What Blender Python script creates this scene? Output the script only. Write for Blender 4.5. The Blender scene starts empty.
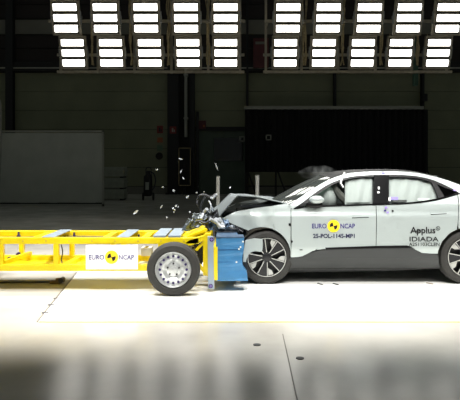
import bpy, bmesh, math, random
from mathutils import Vector, Matrix
R = random.Random(7)
scn = bpy.context.scene
COL = scn.collection

# ------------------------------------------------------------------ camera
F = 602.0; H = 1.644; HZ = 165.0; CXP = 230.0
cd = bpy.data.cameras.new('camera'); cam = bpy.data.objects.new('camera', cd); COL.objects.link(cam)
cam.location = (0, 0, H); cam.rotation_euler = (math.pi/2, 0, 0)
cd.sensor_width = 36; cd.lens = F/460*36; cd.shift_y = -(200-HZ)/460
cd.clip_end = 200
scn.camera = cam
# ------------------------------------------------------------------ world
w = bpy.data.worlds.new('hall_dark'); scn.world = w; w.use_nodes = True
w.node_tree.nodes['Background'].inputs[0].default_value = (0.9, 1.0, 0.95, 1)
w.node_tree.nodes['Background'].inputs[1].default_value = 0.075
# ------------------------------------------------------------------ lamps of the hall's lighting rig
def spot(loc, tgt, power, cone, blend, rad, col=(1, .98, .95)):
    l = bpy.data.lights.new('rig_spot', 'SPOT'); l.energy = power; l.spot_size = math.radians(cone)
    l.spot_blend = blend; l.shadow_soft_size = rad; l.color = col
    o = bpy.data.objects.new('rig_spot', l); COL.objects.link(o); o.location = loc
    o.rotation_euler = (Vector(tgt)-Vector(loc)).to_track_quat('-Z', 'Y').to_euler()
for X in (-6.4, -3.2, 0, 3.2, 6.4):                                   # three overhead rows around the impact line
    spot((X, 4.0, 8.0), (X, 8.35, 0), 2350, 44, .25, .6)
    spot((X, 8.0, 8.0), (X, 9.15, 0), 1400, 57.5, .25, .6)
    spot((X, 11.0, 8.0), (X, 9.85, 0), 1250, 57.5, .25, .6)
for X in (-5.1, -2.6, 0, 2.6, 5.1):
    spot((X, -1.5, 7.0), (X, 8.9, .7), 450, 25, .6, .45)      # bank behind the camera, mirror of the visible one
scn.view_settings.view_transform = 'Standard'
scn.view_settings.look = 'None'
scn.view_settings.gamma = 1
scn.view_settings.use_curve_mapping = False
scn.view_settings.exposure = 0.0

# ------------------------------------------------------------------ helpers
def P(px, py, Y): return Vector(((px-CXP)*Y/F, Y, H-(py-HZ)*Y/F))
def lin(c): return tuple(((v/255)/12.92 if v/255 <= .04045 else ((v/255+.055)/1.055)**2.4) for v in c)
MATS = {}
def mat(name, rgb, rough=.5, metal=0, noise=0, scale=8, bump=0, coat=0, emit=0, spec=.5, rough_var=0):
    m = bpy.data.materials.new(name); m.use_nodes = True; nt = m.node_tree; b = nt.nodes['Principled BSDF']
    c = (*lin(rgb), 1)
    b.inputs['Base Color'].default_value = c
    b.inputs['Roughness'].default_value = rough; b.inputs['Metallic'].default_value = metal
    b.inputs['Coat Weight'].default_value = coat; b.inputs['Coat Roughness'].default_value = .05
    b.inputs['Specular IOR Level'].default_value = spec
    if emit:
        b.inputs['Emission Color'].default_value = c; b.inputs['Emission Strength'].default_value = emit
    if noise or bump or rough_var:
        tc = nt.nodes.new('ShaderNodeTexCoord'); n = nt.nodes.new('ShaderNodeTexNoise')
        n.inputs['Scale'].default_value = scale; n.inputs['Detail'].default_value = 6
        nt.links.new(tc.outputs['Object'], n.inputs['Vector'])
        if noise:
            r = nt.nodes.new('ShaderNodeValToRGB')
            r.color_ramp.elements[0].position = .3; r.color_ramp.elements[1].position = .7
            r.color_ramp.elements[0].color = tuple(v*(1-noise) for v in c[:3])+(1,)
            r.color_ramp.elements[1].color = tuple(min(1, v*(1+noise*.6)) for v in c[:3])+(1,)
            nt.links.new(n.outputs['Fac'], r.inputs['Fac']); nt.links.new(r.outputs['Color'], b.inputs['Base Color'])
        if rough_var:
            mr = nt.nodes.new('ShaderNodeMapRange')
            mr.inputs['To Min'].default_value = max(.02, rough-rough_var); mr.inputs['To Max'].default_value = rough+rough_var
            nt.links.new(n.outputs['Fac'], mr.inputs['Value']); nt.links.new(mr.outputs['Result'], b.inputs['Roughness'])
        if bump:
            bp = nt.nodes.new('ShaderNodeBump'); bp.inputs['Strength'].default_value = bump; bp.inputs['Distance'].default_value = .02
            nt.links.new(n.outputs['Fac'], bp.inputs['Height']); nt.links.new(bp.outputs['Normal'], b.inputs['Normal'])
    MATS[name] = m; return m
def glassmat(name, tint, refl=.08, diffuse_share=0):
    m = bpy.data.materials.new(name); m.use_nodes = True; nt = m.node_tree; nt.nodes.clear()
    o = nt.nodes.new('ShaderNodeOutputMaterial'); t = nt.nodes.new('ShaderNodeBsdfTransparent'); g = nt.nodes.new('ShaderNodeBsdfGlossy')
    mx = nt.nodes.new('ShaderNodeMixShader'); f = nt.nodes.new('ShaderNodeLayerWeight'); f.inputs['Blend'].default_value = .5
    pw = nt.nodes.new('ShaderNodeMath'); pw.operation = 'POWER'; pw.inputs[1].default_value = 5
    ad = nt.nodes.new('ShaderNodeMath'); ad.operation = 'ADD'; ad.inputs[1].default_value = refl; ad.use_clamp = True
    nt.links.new(f.outputs['Facing'], pw.inputs[0])
    t.inputs['Color'].default_value = (*lin(tint), 1); g.inputs['Roughness'].default_value = .03
    nt.links.new(pw.outputs[0], ad.inputs[0]); nt.links.new(ad.outputs[0], mx.inputs[0])
    nt.links.new(t.outputs[0], mx.inputs[1]); nt.links.new(g.outputs[0], mx.inputs[2]); 
    df = nt.nodes.new('ShaderNodeBsdfDiffuse'); df.inputs['Color'].default_value = (.6, .65, .62, 1)
    m2 = nt.nodes.new('ShaderNodeMixShader'); m2.inputs[0].default_value = diffuse_share  # even pale diffuse share mixed over the glass
    nt.links.new(mx.outputs[0], m2.inputs[1]); nt.links.new(df.outputs[0], m2.inputs[2]); nt.links.new(m2.outputs[0], o.inputs['Surface'])
    MATS[name] = m
mat('floor', (196, 192, 182), .21, noise=.16, scale=1.3, bump=.03, rough_var=.06, spec=.42)
mat('sheet', (236, 236, 230), .32, noise=.05, scale=2.0)
mat('yellow_tape', (226, 210, 70), .5); mat('seam', (104, 100, 92), .6)
mat('tape_grey', (70, 68, 78), .6)
mat('wall_panel', (124, 126, 100), .7, noise=.12, scale=.7); mat('wall_joint', (40, 40, 34), .8)
mat('wall_upper', (40, 33, 31), .8, noise=.25, scale=.5); mat('wall_band', (112, 110, 100), .7, noise=.1, scale=1)
mat('black_steel', (17, 17, 18), .6); mat('black_cloth', (9, 9, 10), .9, noise=.2)
mat('steel_grey', (120, 122, 120), .45, metal=.6, noise=.1); mat('beam', (26, 25, 24), .7, noise=.2)
mat('pale_edge', (150, 150, 140), .6); mat('dull_green', (78, 90, 78), .7, noise=.15, scale=2)
mat('red_sign', (120, 32, 28), .5); mat('orange_sign', (150, 84, 42), .5); mat('green_sign', (95, 115, 90), .5)
mat('white_paint', (214, 216, 214), .5); mat('red_cabinet', (80, 26, 30), .6, noise=.2)
mat('screen_sheet', (172, 175, 166), .75, noise=.1, scale=1.5); mat('crate', (150, 154, 140), .7, noise=.12)
mat('lamp_glow', (255, 252, 245), .5, emit=7); mat('lamp_body', (160, 152, 134), .6, metal=0, noise=.2)
mat('cable', (168, 152, 116), .7, noise=.4, scale=20); mat('hoist_green', (50, 82, 66), .6)
mat('yellow', (226, 201, 6), .38, noise=.10, scale=6, coat=.2); mat('plate_white', (245, 245, 243), .45)
mat('clamp_metal', (150, 164, 174), .35, metal=.25, noise=.08)
mat('tyre', (44, 43, 40), .75, noise=.2, scale=14); mat('rim_silver', (205, 207, 206), .3, metal=.55)
mat('rim_dark', (40, 40, 42), .35, metal=.4); mat('rim_white', (182, 183, 178), .35, metal=.2)
mat('hole_purple', (46, 32, 84), .5); mat('barrier_blue', (58, 118, 164), .42, metal=.2, noise=.12, scale=9, bump=.25)
mat('blue_edge', (40, 92, 140), .4, metal=.3)
mat('rust', (112, 88, 52), .7, noise=.4, scale=20); mat('dark_steel', (60, 60, 60), .5, metal=.5)
mat('paint', (173, 182, 180), .30, metal=.18, coat=.6); mat('clad', (46, 48, 48), .5); mat('black_gloss', (12, 12, 13), .12, coat=.5)
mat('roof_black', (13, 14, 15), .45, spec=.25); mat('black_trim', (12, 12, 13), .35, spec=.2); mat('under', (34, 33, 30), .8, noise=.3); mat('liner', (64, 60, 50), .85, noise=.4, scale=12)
mat('airbag', (176, 180, 178), .8, bump=.2, scale=14); mat('seat_grey', (92, 90, 86), .85, noise=.15); mat('interior', (66, 68, 66), .8)
mat('crumple', (98, 106, 113), .4, metal=.5, noise=.15, scale=9); mat('crumple_dark', (48, 51, 55), .4, metal=.5, noise=.3, scale=10)
mat('hood_grey', (118, 126, 128), .4, metal=.35, noise=.12, scale=6)
mat('bluegrey', (70, 92, 116), .4, metal=.3, noise=.3, scale=12); mat('hose', (36, 38, 42), .5)
mat('ink_blue', (58, 44, 120), .5); mat('ink_dark', (30, 30, 66), .5); mat('ink_black', (14, 14, 16), .5); mat('logo_yellow', (250, 212, 30), .5)
mat('lilac', (150, 130, 200), .5); mat('debris', (176, 181, 186), .35, metal=.2); mat('taillight', (150, 20, 20), .2)
glassmat('glass', (244, 246, 245), .02); glassmat('windscreen', (170, 182, 175), .05, .04); glassmat('dark_glass', (22, 24, 24), .05)

ORG = {}
def setp(o, label=None, cat=None, group=None, kind=None):
    if label: o['label'] = label
    if cat: o['category'] = cat
    if group: o['group'] = group
    if kind: o['kind'] = kind
    return o
def thing(name, loc, label=None, cat=None, group=None, kind=None):
    o = bpy.data.objects.new(name, None); COL.objects.link(o); o.location = loc; o.empty_display_size = .1
    ORG[o.name] = Vector(loc); return setp(o, label, cat, group, kind)
def part(name, bm, m, parent=None, smooth=False, label=None, cat=None, group=None, kind=None, normals=True, bevel=0):
    me = bpy.data.meshes.new(name)
    org = ORG[parent.name] if parent else None
    if org is None:          # top-level mesh: origin at base centre
        vs = [v.co for v in bm.verts]
        org = Vector(((min(v.x for v in vs)+max(v.x for v in vs))/2, (min(v.y for v in vs)+max(v.y for v in vs))/2, min(v.z for v in vs)))
    if normals: bmesh.ops.recalc_face_normals(bm, faces=bm.faces)
    if smooth:
        for f in bm.faces: f.smooth = True
        for e in bm.edges:
            if len(e.link_faces) == 2 and e.calc_face_angle(0) > .6: e.smooth = False
    for v in bm.verts: v.co -= org
    bm.to_mesh(me); bm.free()
    o = bpy.data.objects.new(name, me); COL.objects.link(o)
    me.materials.append(MATS[m] if isinstance(m, str) else m)
    if parent: o.parent = parent
    else: o.location = org
    ORG[o.name] = org
    if bevel:
        b = o.modifiers.new('bevel', 'BEVEL'); b.width = bevel; b.segments = 2; b.limit_method = 'ANGLE'
    return setp(o, label, cat, group, kind)
def copy_tree(o, parent=None):
    c = o.copy(); COL.objects.link(c); c.parent = parent
    ORG[c.name] = ORG[o.name]
    for ch in list(o.children): copy_tree(ch, c)
    return c
def B(): return bmesh.new()
def box(bm, x0, x1, y0, y1, z0, z1, M=None):
    vs = [bm.verts.new((x, y, z)) for x in (x0, x1) for y in (y0, y1) for z in (z0, z1)]
    for q in ((0, 1, 3, 2), (4, 6, 7, 5), (0, 4, 5, 1), (2, 3, 7, 6), (0, 2, 6, 4), (1, 5, 7, 3)): bm.faces.new([vs[i] for i in q])
    if M is not None:
        for v in vs: v.co = M @ v.co
    return bm
def bar(bm, a, b, w_, h_, up=(0, 0, 1)):
    a = Vector(a); b = Vector(b); d = (b-a); L = d.length; d.normalize(); u = Vector(up)
    s = d.cross(u).normalized(); u = s.cross(d).normalized()
    M = Matrix((( d.x, s.x, u.x, a.x), (d.y, s.y, u.y, a.y), (d.z, s.z, u.z, a.z), (0, 0, 0, 1)))
    return box(bm, 0, L, -w_/2, w_/2, -h_/2, h_/2, M)
def cyl(bm, a, b, r, seg=16, r2=None):
    a = Vector(a); b = Vector(b); d = (b-a).normalized()
    u = d.cross(Vector((0, 0, 1))) if abs(d.z) < .9 else d.cross(Vector((1, 0, 0)))
    u.normalize(); v = d.cross(u); r2 = r if r2 is None else r2
    A = [bm.verts.new(a+(u*math.cos(t)+v*math.sin(t))*r) for t in [2*math.pi*i/seg for i in range(seg)]]
    C = [bm.verts.new(b+(u*math.cos(t)+v*math.sin(t))*r2) for t in [2*math.pi*i/seg for i in range(seg)]]
    for i in range(seg): bm.faces.new((A[i], A[(i+1) % seg], C[(i+1) % seg], C[i]))
    bm.faces.new(A[::-1]); bm.faces.new(C)
    return bm
def cr(pts, n=5, closed=False):
    out = []; N = len(pts); pts = [Vector(p) for p in pts]
    rng = range(N) if closed else range(N-1)
    for i in rng:
        p0 = pts[(i-1) % N] if closed or i > 0 else pts[0]; p1 = pts[i]; p2 = pts[(i+1) % N]
        p3 = pts[(i+2) % N] if closed or i+2 < N else pts[-1]
        for k in range(n):
            t = k/n
            out.append(.5*((2*p1)+(p2-p0)*t+(2*p0-5*p1+4*p2-p3)*t*t+(3*p1-p0-3*p2+p3)*t**3))
    if not closed: out.append(pts[-1])
    return out
def tube(bm, pts, r, seg=8):
    rings = []; pts = [Vector(p) for p in pts]
    ref = Vector((.31, .2, .93))
    for i, p in enumerate(pts):
        d = (pts[min(i+1, len(pts)-1)]-pts[max(i-1, 0)]).normalized()
        u = d.cross(ref).normalized(); v = d.cross(u)
        rr = r[i] if isinstance(r, (list, tuple)) else r
        rings.append([bm.verts.new(p+(u*math.cos(t)+v*math.sin(t))*rr) for t in [2*math.pi*k/seg for k in range(seg)]])
    for a, b in zip(rings, rings[1:]):
        for k in range(seg): bm.faces.new((a[k], a[(k+1) % seg], b[(k+1) % seg], b[k]))
    bm.faces.new(rings[0][::-1]); bm.faces.new(rings[-1])
    return bm
def lathe(bm, prof, c, seg=40, close=False, cap=False):
    """profile of (radius, y) revolved about the Y axis through c"""
    c = Vector(c); rings = []
    for r, y in prof:
        rings.append([bm.verts.new(c+Vector((r*math.cos(t), y, r*math.sin(t)))) for t in [2*math.pi*k/seg for k in range(seg)]])
    prs = list(zip(rings, rings[1:]))
    if close: prs.append((rings[-1], rings[0]))
    for a, b in prs:
        for k in range(seg): bm.faces.new((a[k], a[(k+1) % seg], b[(k+1) % seg], b[k]))
    if cap:
        if prof[0][0] > 1e-4: bm.faces.new(rings[0])
        if prof[-1][0] > 1e-4: bm.faces.new(rings[-1])
    return bm
def prism_y(bm, pts, y0, y1):
    """(x, z) outline extruded along Y"""
    a = [bm.verts.new((p[0], y0, p[1])) for p in pts]; b = [bm.verts.new((p[0], y1, p[1])) for p in pts]; n = len(a)
    bm.faces.new(a); bm.faces.new(b[::-1])
    for i in range(n): bm.faces.new((a[i], b[i], b[(i+1) % n], a[(i+1) % n]))
    return bm
def prism_z(bm, pts, z0, z1):
    a = [bm.verts.new((p[0], p[1], z0)) for p in pts]; b = [bm.verts.new((p[0], p[1], z1)) for p in pts]; n = len(a)
    bm.faces.new(a); bm.faces.new(b[::-1])
    for i in range(n): bm.faces.new((a[i], b[i], b[(i+1) % n], a[(i+1) % n]))
    return bm
def grid(bm, fn, nu, nv, thick=None):
    V = [[bm.verts.new(fn(i/nu, j/nv)) for j in range(nv+1)] for i in range(nu+1)]
    fs = [bm.faces.new((V[i][j], V[i+1][j], V[i+1][j+1], V[i][j+1])) for i in range(nu) for j in range(nv)]
    if thick:
        bmesh.ops.recalc_face_normals(bm, faces=bm.faces)
        bmesh.ops.solidify(bm, geom=fs, thickness=thick)
    return bm
def blob(bm, c, r, noise=.0, seg=(16, 10), seed=0):
    rr = random.Random(seed); c = Vector(c); ph = [rr.uniform(0, 6) for _ in range(6)]
    top = bm.verts.new(c+Vector((0, 0, r[2]))); bot = bm.verts.new(c-Vector((0, 0, r[2]))); rows = []
    for i in range(1, seg[1]):
        th = math.pi*i/seg[1]; row = []
        for k in range(seg[0]):
            p = 2*math.pi*k/seg[0]
            d = Vector((math.sin(th)*math.cos(p), math.sin(th)*math.sin(p), math.cos(th)))
            s = 1+noise*(math.sin(3*d.x*2+ph[0])+math.sin(4*d.z*2+ph[1])+math.sin(5*d.y+ph[2]))/2
            row.append(bm.verts.new(c+Vector((d.x*r[0], d.y*r[1], d.z*r[2]))*s))
        rows.append(row)
    n = seg[0]
    for k in range(n):
        bm.faces.new((top, rows[0][k], rows[0][(k+1) % n])); bm.faces.new((bot, rows[-1][(k+1) % n], rows[-1][k]))
        for a, b in zip(rows, rows[1:]): bm.faces.new((a[k], b[k], b[(k+1) % n], a[(k+1) % n]))
    return bm
def textbm(s, x0, x1, z0, z1, yfn, off=.004, bold=.0):
    """flat lettering fitted to a box on a side facing the camera"""
    cu = bpy.data.curves.new('t', 'FONT'); cu.body = s; cu.resolution_u = 3; cu.offset = bold
    ob = bpy.data.objects.new('t', cu); COL.objects.link(ob)
    dg = bpy.context.evaluated_depsgraph_get(); me = bpy.data.meshes.new_from_object(ob.evaluated_get(dg))
    bm = B(); bm.from_mesh(me)
    bpy.data.objects.remove(ob); bpy.data.curves.remove(cu); bpy.data.meshes.remove(me)
    xs = [v.co.x for v in bm.verts]; ys = [v.co.y for v in bm.verts]
    a, b, c, d = min(xs), max(xs), min(ys), max(ys)
    for v in bm.verts:
        x = x0+(v.co.x-a)/(b-a)*(x1-x0); z = z0+(v.co.y-c)/(d-c)*(z1-z0)
        v.co = Vector((x, yfn(x, z)-off, z))
    return bm
def discbm(cx, cz, r, yfn, off, a0=0, a1=2*math.pi, n=28, r0=0):
    bm = B(); full = abs(a1-a0-2*math.pi) < 1e-4
    pts = [(cx+r*math.cos(a0+(a1-a0)*i/n), cz+r*math.sin(a0+(a1-a0)*i/n)) for i in range(n if full else n+1)]
    if not full: pts.append((cx, cz))
    bm.faces.new([bm.verts.new((x, yfn(x, z)-off, z)) for x, z in pts]); return bm
def ncap_disc(parent, cx, cz, r, yfn, off):
    d = part('target_disc', discbm(cx, cz, r, yfn, off), 'logo_yellow', parent, label='round yellow crash target with black quarters', normals=False)
    a = math.radians(15)
    bm = discbm(cx, cz, r*.62, yfn, off+.002, a+math.pi/2, a+math.pi)
    b2 = discbm(cx, cz, r*.62, yfn, off+.002, a+1.5*math.pi, a+2*math.pi)
    me = bpy.data.meshes.new('q'); b2.to_mesh(me); b2.free(); bm.from_mesh(me); bpy.data.meshes.remove(me)
    part('black_quarters', bm, 'ink_black', d, normals=False)

# ================================================================== SETTING
YW = 34.0
def wx(px, Y=YW): return (px-CXP)*Y/F
def wz(py, Y=YW): return H-(py-HZ)*Y/F
bm = box(B(), -30, 32, -6, YW+1, -.3, 0); floor = part('floor', bm, 'floor', kind='structure', label='polished pale concrete hall floor', normals=True)
# white floor sheet with its front and side edges
s = B(); prism_z(s, [(-2.01, 6.30), (9.5, 6.30), (9.5, 10.6), (-2.48, 10.6)], 0, .004)
part('floor_sheet', s, 'sheet', floor, label='smooth white floor area under the impact')
part('yellow_line', box(B(), -2.0, 9.5, 6.29, 6.31, .0, .0055), 'yellow_tape', floor)
s = B(); bar(s, (-2.015, 6.3, .003), (-2.35, 9.2, .003), .015, .006); part('sheet_edge', s, 'seam', floor)
for px, py in ((46, 313), (52, 305), (57.5, 298.5)):
    Y = F*H/(py-HZ); X = (px-CXP)*Y/F
    part('tape_mark', box(B(), X-.045, X+.03, Y-.02, Y+.02, 0, .007), 'tape_grey', floor)
s = B(); bar(s, (.513, 5.85, .001), (.44, 3.0, .001), .009, .004); part('floor_seam', s, 'seam', floor)
s = B(); bar(s, (1.85, 8.05, .004), (2.25, 7.3, .004), .01, .005); part('floor_seam', s, 'tape_grey', floor)
for px, py in ((257, 345), (300, 358.5)):
    Y = F*H/(py-HZ); X = (px-CXP)*Y/F
    s = B(); s2 = cyl(s, (X, Y, 0), (X, Y, .006), .035, 16); part('floor_plug', s, 'dark_steel', floor)

wall = part('wall_back', box(B(), -24, 27, YW+.12, YW+.5, 0, 14), 'wall_joint', kind='structure', label='dark back wall of the hall')
bays = [(-160, 7.5), (15, 168), (195, 246), (248.5, 333), (335.5, 420), (422.5, 560), (560.5, 640)]
rows = []
z = 0.45
while z < 6.5: rows.append((z, min(z+1.05, 6.85))); z += 1.07
for a, b in bays:
    for z0, z1 in rows:
        part('wall_panel', box(B(), wx(a), wx(b), YW, YW+.14, z0, z1), 'wall_panel', wall)
part('plinth', box(B(), -24, 27, YW-.03, YW+.14, 0, .42), 'wall_band', wall)
# upper wall: dark strips and pale band
zz = [(6.95, 7.45, 'beam'), (7.5, 8.2, 'wall_upper'), (8.25, 8.95, 'wall_upper'), (9.05, 9.85, 'wall_band'), (9.95, 10.7, 'wall_upper'), (10.75, 11.6, 'wall_upper')]
for a, b in [(-160, 7.5), (15, 168), (195, 330), (332, 460), (462, 640)]:
    for z0, z1, m in zz[1:]:
        part('upper_wall_panel', box(B(), wx(a), wx(b), YW+.02, YW+.14, z0, z1), m, wall)
part('trim_1', box(B(), -24, 27, YW-.25, YW+.1, 6.9, 7.45), 'beam', kind='structure', label='dark steel beam along the back wall')
part('trim_2', box(B(), -24, 27, YW-.27, YW-.2, 7.05, 7.12), 'pale_edge', kind='structure', label='thin pale conduit along the wall beam')
def col(a, b, y0=None, top=14, label='black steel wall column', m='black_steel'):
    s = B(); y0 = YW-.35 if y0 is None else y0
    x0, x1 = wx(a), wx(b)
    box(s, x0, x1, y0, y0+.05, 0, top); box(s, x0, x1, YW-.02, YW+.05, 0, top); xm = (x0+x1)/2; box(s, xm-.04, xm+.04, y0+.05, YW, 0, top)
    box(s, x0-.1, x1+.1, y0-.1, YW, 0, .08)
    return part('wall_column', s, m, label=label, cat='column')
col(7.5, 15, label='lone black steel column behind the grey standing screen')
col(168, 179, label='wide black column beside the safety signs')
col(190, 195, label='narrow black column beside the green door')
col(333.3, 335.3, label='thin black mullion column above the black curtain', top=6.95)
col(420.5, 422.5, label='thin black mullion column at the end of the black curtain', top=6.95)
col(246.2, 248.2, label='thin black mullion column beside the green door')
s = B(); cyl(s, (wx(186.5), YW-.5, 3.2), (wx(186.5), YW-.5, 7.2), .085, 12); box(s, wx(186.5)-.12, wx(186.5)+.12, YW-.6, YW-.0, 6.6, 6.7); box(s, wx(186.5)-.12, wx(186.5)+.12, YW-.6, YW, 4.2, 4.3)
part('down_pipe', s, 'pale_edge', label='pale vertical pipe between the two black columns', cat='pipe')
# door behind bollards
d = thing('door_1', (wx(221), YW-.1, 0), kind='structure', label='dull green hall door with a dark window')
part('door_leaf', box(B(), wx(197), wx(245.5), YW-.12, YW, 0, wz(131)), 'dull_green', d)
part('door_frame', box(B(), wx(195.5), wx(246), YW-.22, YW+.02, wz(131), wz(127)), 'black_steel', d)
part('door_window', box(B(), wx(214), wx(243), YW-.16, YW-.1, wz(161), wz(138)), 'black_gloss', d)
part('lamp_bracket', box(B(), wx(196.5), wx(199), YW-.3, YW-.1, 0, wz(112)), 'black_steel', d)
# framed dark cabinet
c = thing('wall_cabinet', (wx(185.5), YW-.6, 0), 'dark wall cabinet with a thin pale outline below the pipe', 'cabinet')
part('body', box(B(), wx(179.5), wx(191.5), YW-.62, YW-.1, wz(186), wz(148)), 'black_trim', c)
s = B(); x0, x1, z0, z1 = wx(179.5), wx(191.5), wz(185.5), wz(148)
for q in ((x0, x1, z0, z0+.05), (x0, x1, z1-.05, z1), (x0, x0+.04, z0, z1), (x1-.04, x1, z0, z1)): box(s, q[0], q[1], YW-.65, YW-.62, q[2], q[3])
part('outline', s, 'cable', c)
part('stand', box(B(), wx(184), wx(187), YW-.5, YW-.1, 0, wz(186)), 'black_steel', c)
# signs
def sign(px, py, wpx, hpx, m, label, Y=YW-.02, mark=None):
    t = thing('safety_sign', P(px, py, Y), label, 'sign', 'safety signs on the back wall')
    x, zc = wx(px, Y), wz(py, Y); a, b = wpx*Y/F/2, hpx*Y/F/2
    part('plate', box(B(), x-a, x+a, Y-.02, Y, zc-b, zc+b), m, t)
    if mark:
        s = B(); box(s, x-a*.35, x+a*.1, Y-.03, Y-.02, zc-b*.6, zc+b*.5); box(s, x+a*.25, x+a*.6, Y-.03, Y-.02, zc-b*.6, zc+b*.1)
        part('pictogram', s, mark, t)
sign(160, 129.5, 6, 7.5, 'red_sign', 'red fire sign, topmost of the wall sign column', mark='black_steel')
sign(160, 140, 5.5, 5, 'orange_sign', 'orange safety sign on the wall below the red one')
sign(159.8, 148, 5.5, 5.5, 'green_sign', 'grey green safety sign under the orange one')
s = B(); cyl(s, P(159.3, 156, YW-.04), P(159.3, 156, YW), 3.6*YW/F, 20)
part('round_plate', s, 'black_trim', label='round dark plate below the safety signs', cat='sign')
sign(173, 130, 6.5, 7, 'red_sign', 'red sign with pale marks on the wide black column', Y=YW-.36, mark='pale_edge')
t = thing('alarm_box', P(202, 125, YW-.1), 'red alarm box with small beacon beside the green door', 'alarm')
part('box', box(B(), wx(198.5), wx(206), YW-.25, YW, wz(129), wz(121)), 'red_cabinet', t)
s = B(); cyl(s, P(204, 126, YW-.3), P(204, 126, YW-.24), .07, 12); part('beacon', s, 'orange_sign', t)
for px, py, lab in ((242, 139, 'small white square outline mark beside the door window'), (268.5, 137.5, 'small white square outline mark on the black curtain')):
    Y = YW-.4 if px < 250 else 29.9
    x, zc = wx(px, Y), wz(py, Y); a = 2.8*Y/F; s = B()
    for q in ((-a, a, -a, -a*.6), (-a, a, a*.6, a), (-a, -a*.6, -a, a), (a*.6, a, -a, a)): box(s, x+q[0], x+q[1], Y-.03, Y, zc+q[2], zc+q[3])
    part('square_marker', s, 'pale_edge', label=lab, cat='marker')
# black curtain screen on a stand
t = thing('black_curtain_screen', (wx(336, 30), 30.2, 0), 'long black curtain screen with a pale top rail on a stand', 'curtain')
def cur(u, v):
    x = wx(245, 30)+u*(wx(428, 30)-wx(245, 30)); return Vector((x, 30+.06*math.sin(u*190), wz(172, 30)+v*(wz(109.5, 30)-wz(172, 30))))
part('curtain', grid(B(), cur, 180, 2, .02), 'black_cloth', t)
part('top_rail', box(B(), wx(244, 30), wx(423, 30), 29.86, 30.2, wz(109.5, 30), wz(106.3, 30)), 'pale_edge', t)
for px in (246, 276, 336, 396, 426):
    part('leg', box(B(), wx(px, 30)-.05, wx(px, 30)+.05, 30.1, 30.2, 0, wz(110, 30)), 'black_steel', t)
    s = B(); bar(s, (wx(px, 30), 30.15, 1.6), (wx(px, 30)+.55, 29.6, 0.02), .06, .06); part('brace', s, 'black_steel', t)
s = B(); box(s, wx(246, 30), wx(426, 30), 30.1, 30.16, .55, .62); part('lower_rail', s, 'black_steel', t)
# upper-wall cabinet
t = thing('red_wall_box', P(260, 68, YW-.3), 'dark red box on the upper wall between the lamp blocks', 'box')
part('body', box(B(), wx(253), wx(268), YW-.5, YW, wz(69), wz(40)), 'red_cabinet', t)
part('pale_strip', box(B(), wx(255), wx(264), YW-.53, YW-.5, wz(46), wz(43.5)), 'wall_band', t)
# hoist pendant
t = thing('hoist_pendant', P(415, 86, 22), 'green hanging hoist control beside the last lamp columns', 'pendant')
s = B(); tube(s, cr([P(418, -20, 22), P(417, 30, 22), P(414.5, 52, 22), P(414, 84, 22)], 6), .06, 8); part('cable', s, 'hoist_green', t, smooth=True)
part('control_box', box(B(), wx(413, 22), wx(417.5, 22), 21.9, 22.1, wz(86, 22), wz(66, 22)), 'hoist_green', t, bevel=.02)
s = B(); cyl(s, P(424, 101, YW-.4), P(424, 94, YW-.4), .2, 12); cyl(s, P(424, 97, YW-.4), P(424, 97, YW), .08, 8)
part('wall_valve', s, 'black_steel', label='dark round valve on the thin wall mullion', cat='valve')

# grey standing screen
YS = 24.1
t = thing('standing_screen', (wx(40, YS), YS, 0), 'large grey standing screen with thin pale frame', 'screen')
x0, x1, z0, z1 = wx(-40, YS), wx(104, YS), wz(206.5, YS), wz(130.5, YS)
part('sheet', grid(B(), lambda u, v: Vector((x0+.08+u*(x1-x0-.16), YS+.012*math.sin(u*23)*math.sin(v*7+u*5), z0+.15+v*(z1-z0-.25))), 40, 12, .02), 'screen_sheet', t, smooth=True)
for nm, q in (('frame_bar', (x0, x1, z1-.07, z1)), ('frame_bar', (x0, x1, z0, z0+.1)), ('frame_post', (x1-.07, x1, z0, z1)), ('frame_post', (x0, x0+.07, z0, z1))):
    part(nm, box(B(), q[0], q[1], YS-.06, YS+.06, max(0, q[2]), q[3]), 'pale_edge', t)
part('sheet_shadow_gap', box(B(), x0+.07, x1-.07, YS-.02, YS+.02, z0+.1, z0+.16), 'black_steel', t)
s = B(); tube(s, cr([P(-3, 207, YS-.5), P(-.5, 160, YS-.5), P(-.2, 112, YS-.5), P(-.8, 102, YS-.5), P(-3.5, 98, YS-.5)], 6), .07, 10)
part('bent_pipe', s, 'pale_edge', smooth=True, label='pale bent pipe in front of the grey standing screen', cat='pipe')
# crates
YC = 28.0
for i, (a, b, lab) in enumerate(((199.5, 189.3, 'pale crate at the bottom of the stack by the screen'), (188.6, 178, 'pale crate in the middle of the stack by the screen'), (177.2, 167, 'pale crate on top of the stack by the screen'))):
    t = thing('storage_crate', (wx(113, YC), YC+.4, max(0, wz(a, YC))), lab, 'crate', 'crates stacked beside the grey screen')
    za, zb = (0 if i == 0 else zb), wz(b, YC); xa, xb = wx(96, YC), wx(124, YC)
    part('body', box(B(), xa, xb, YC, YC+.9, za+.07, zb), 'crate', t, bevel=.015)
    part('rim', box(B(), xa-.03, xb+.03, YC-.03, YC+.93, (za+zb)/2+.03, (za+zb)/2+.09), 'crate', t)
    for fx in (xa+.05, xb-.2): part('foot', box(B(), fx, fx+.15, YC+.02, YC+.88, za, za+.08), 'black_steel', t)
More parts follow.
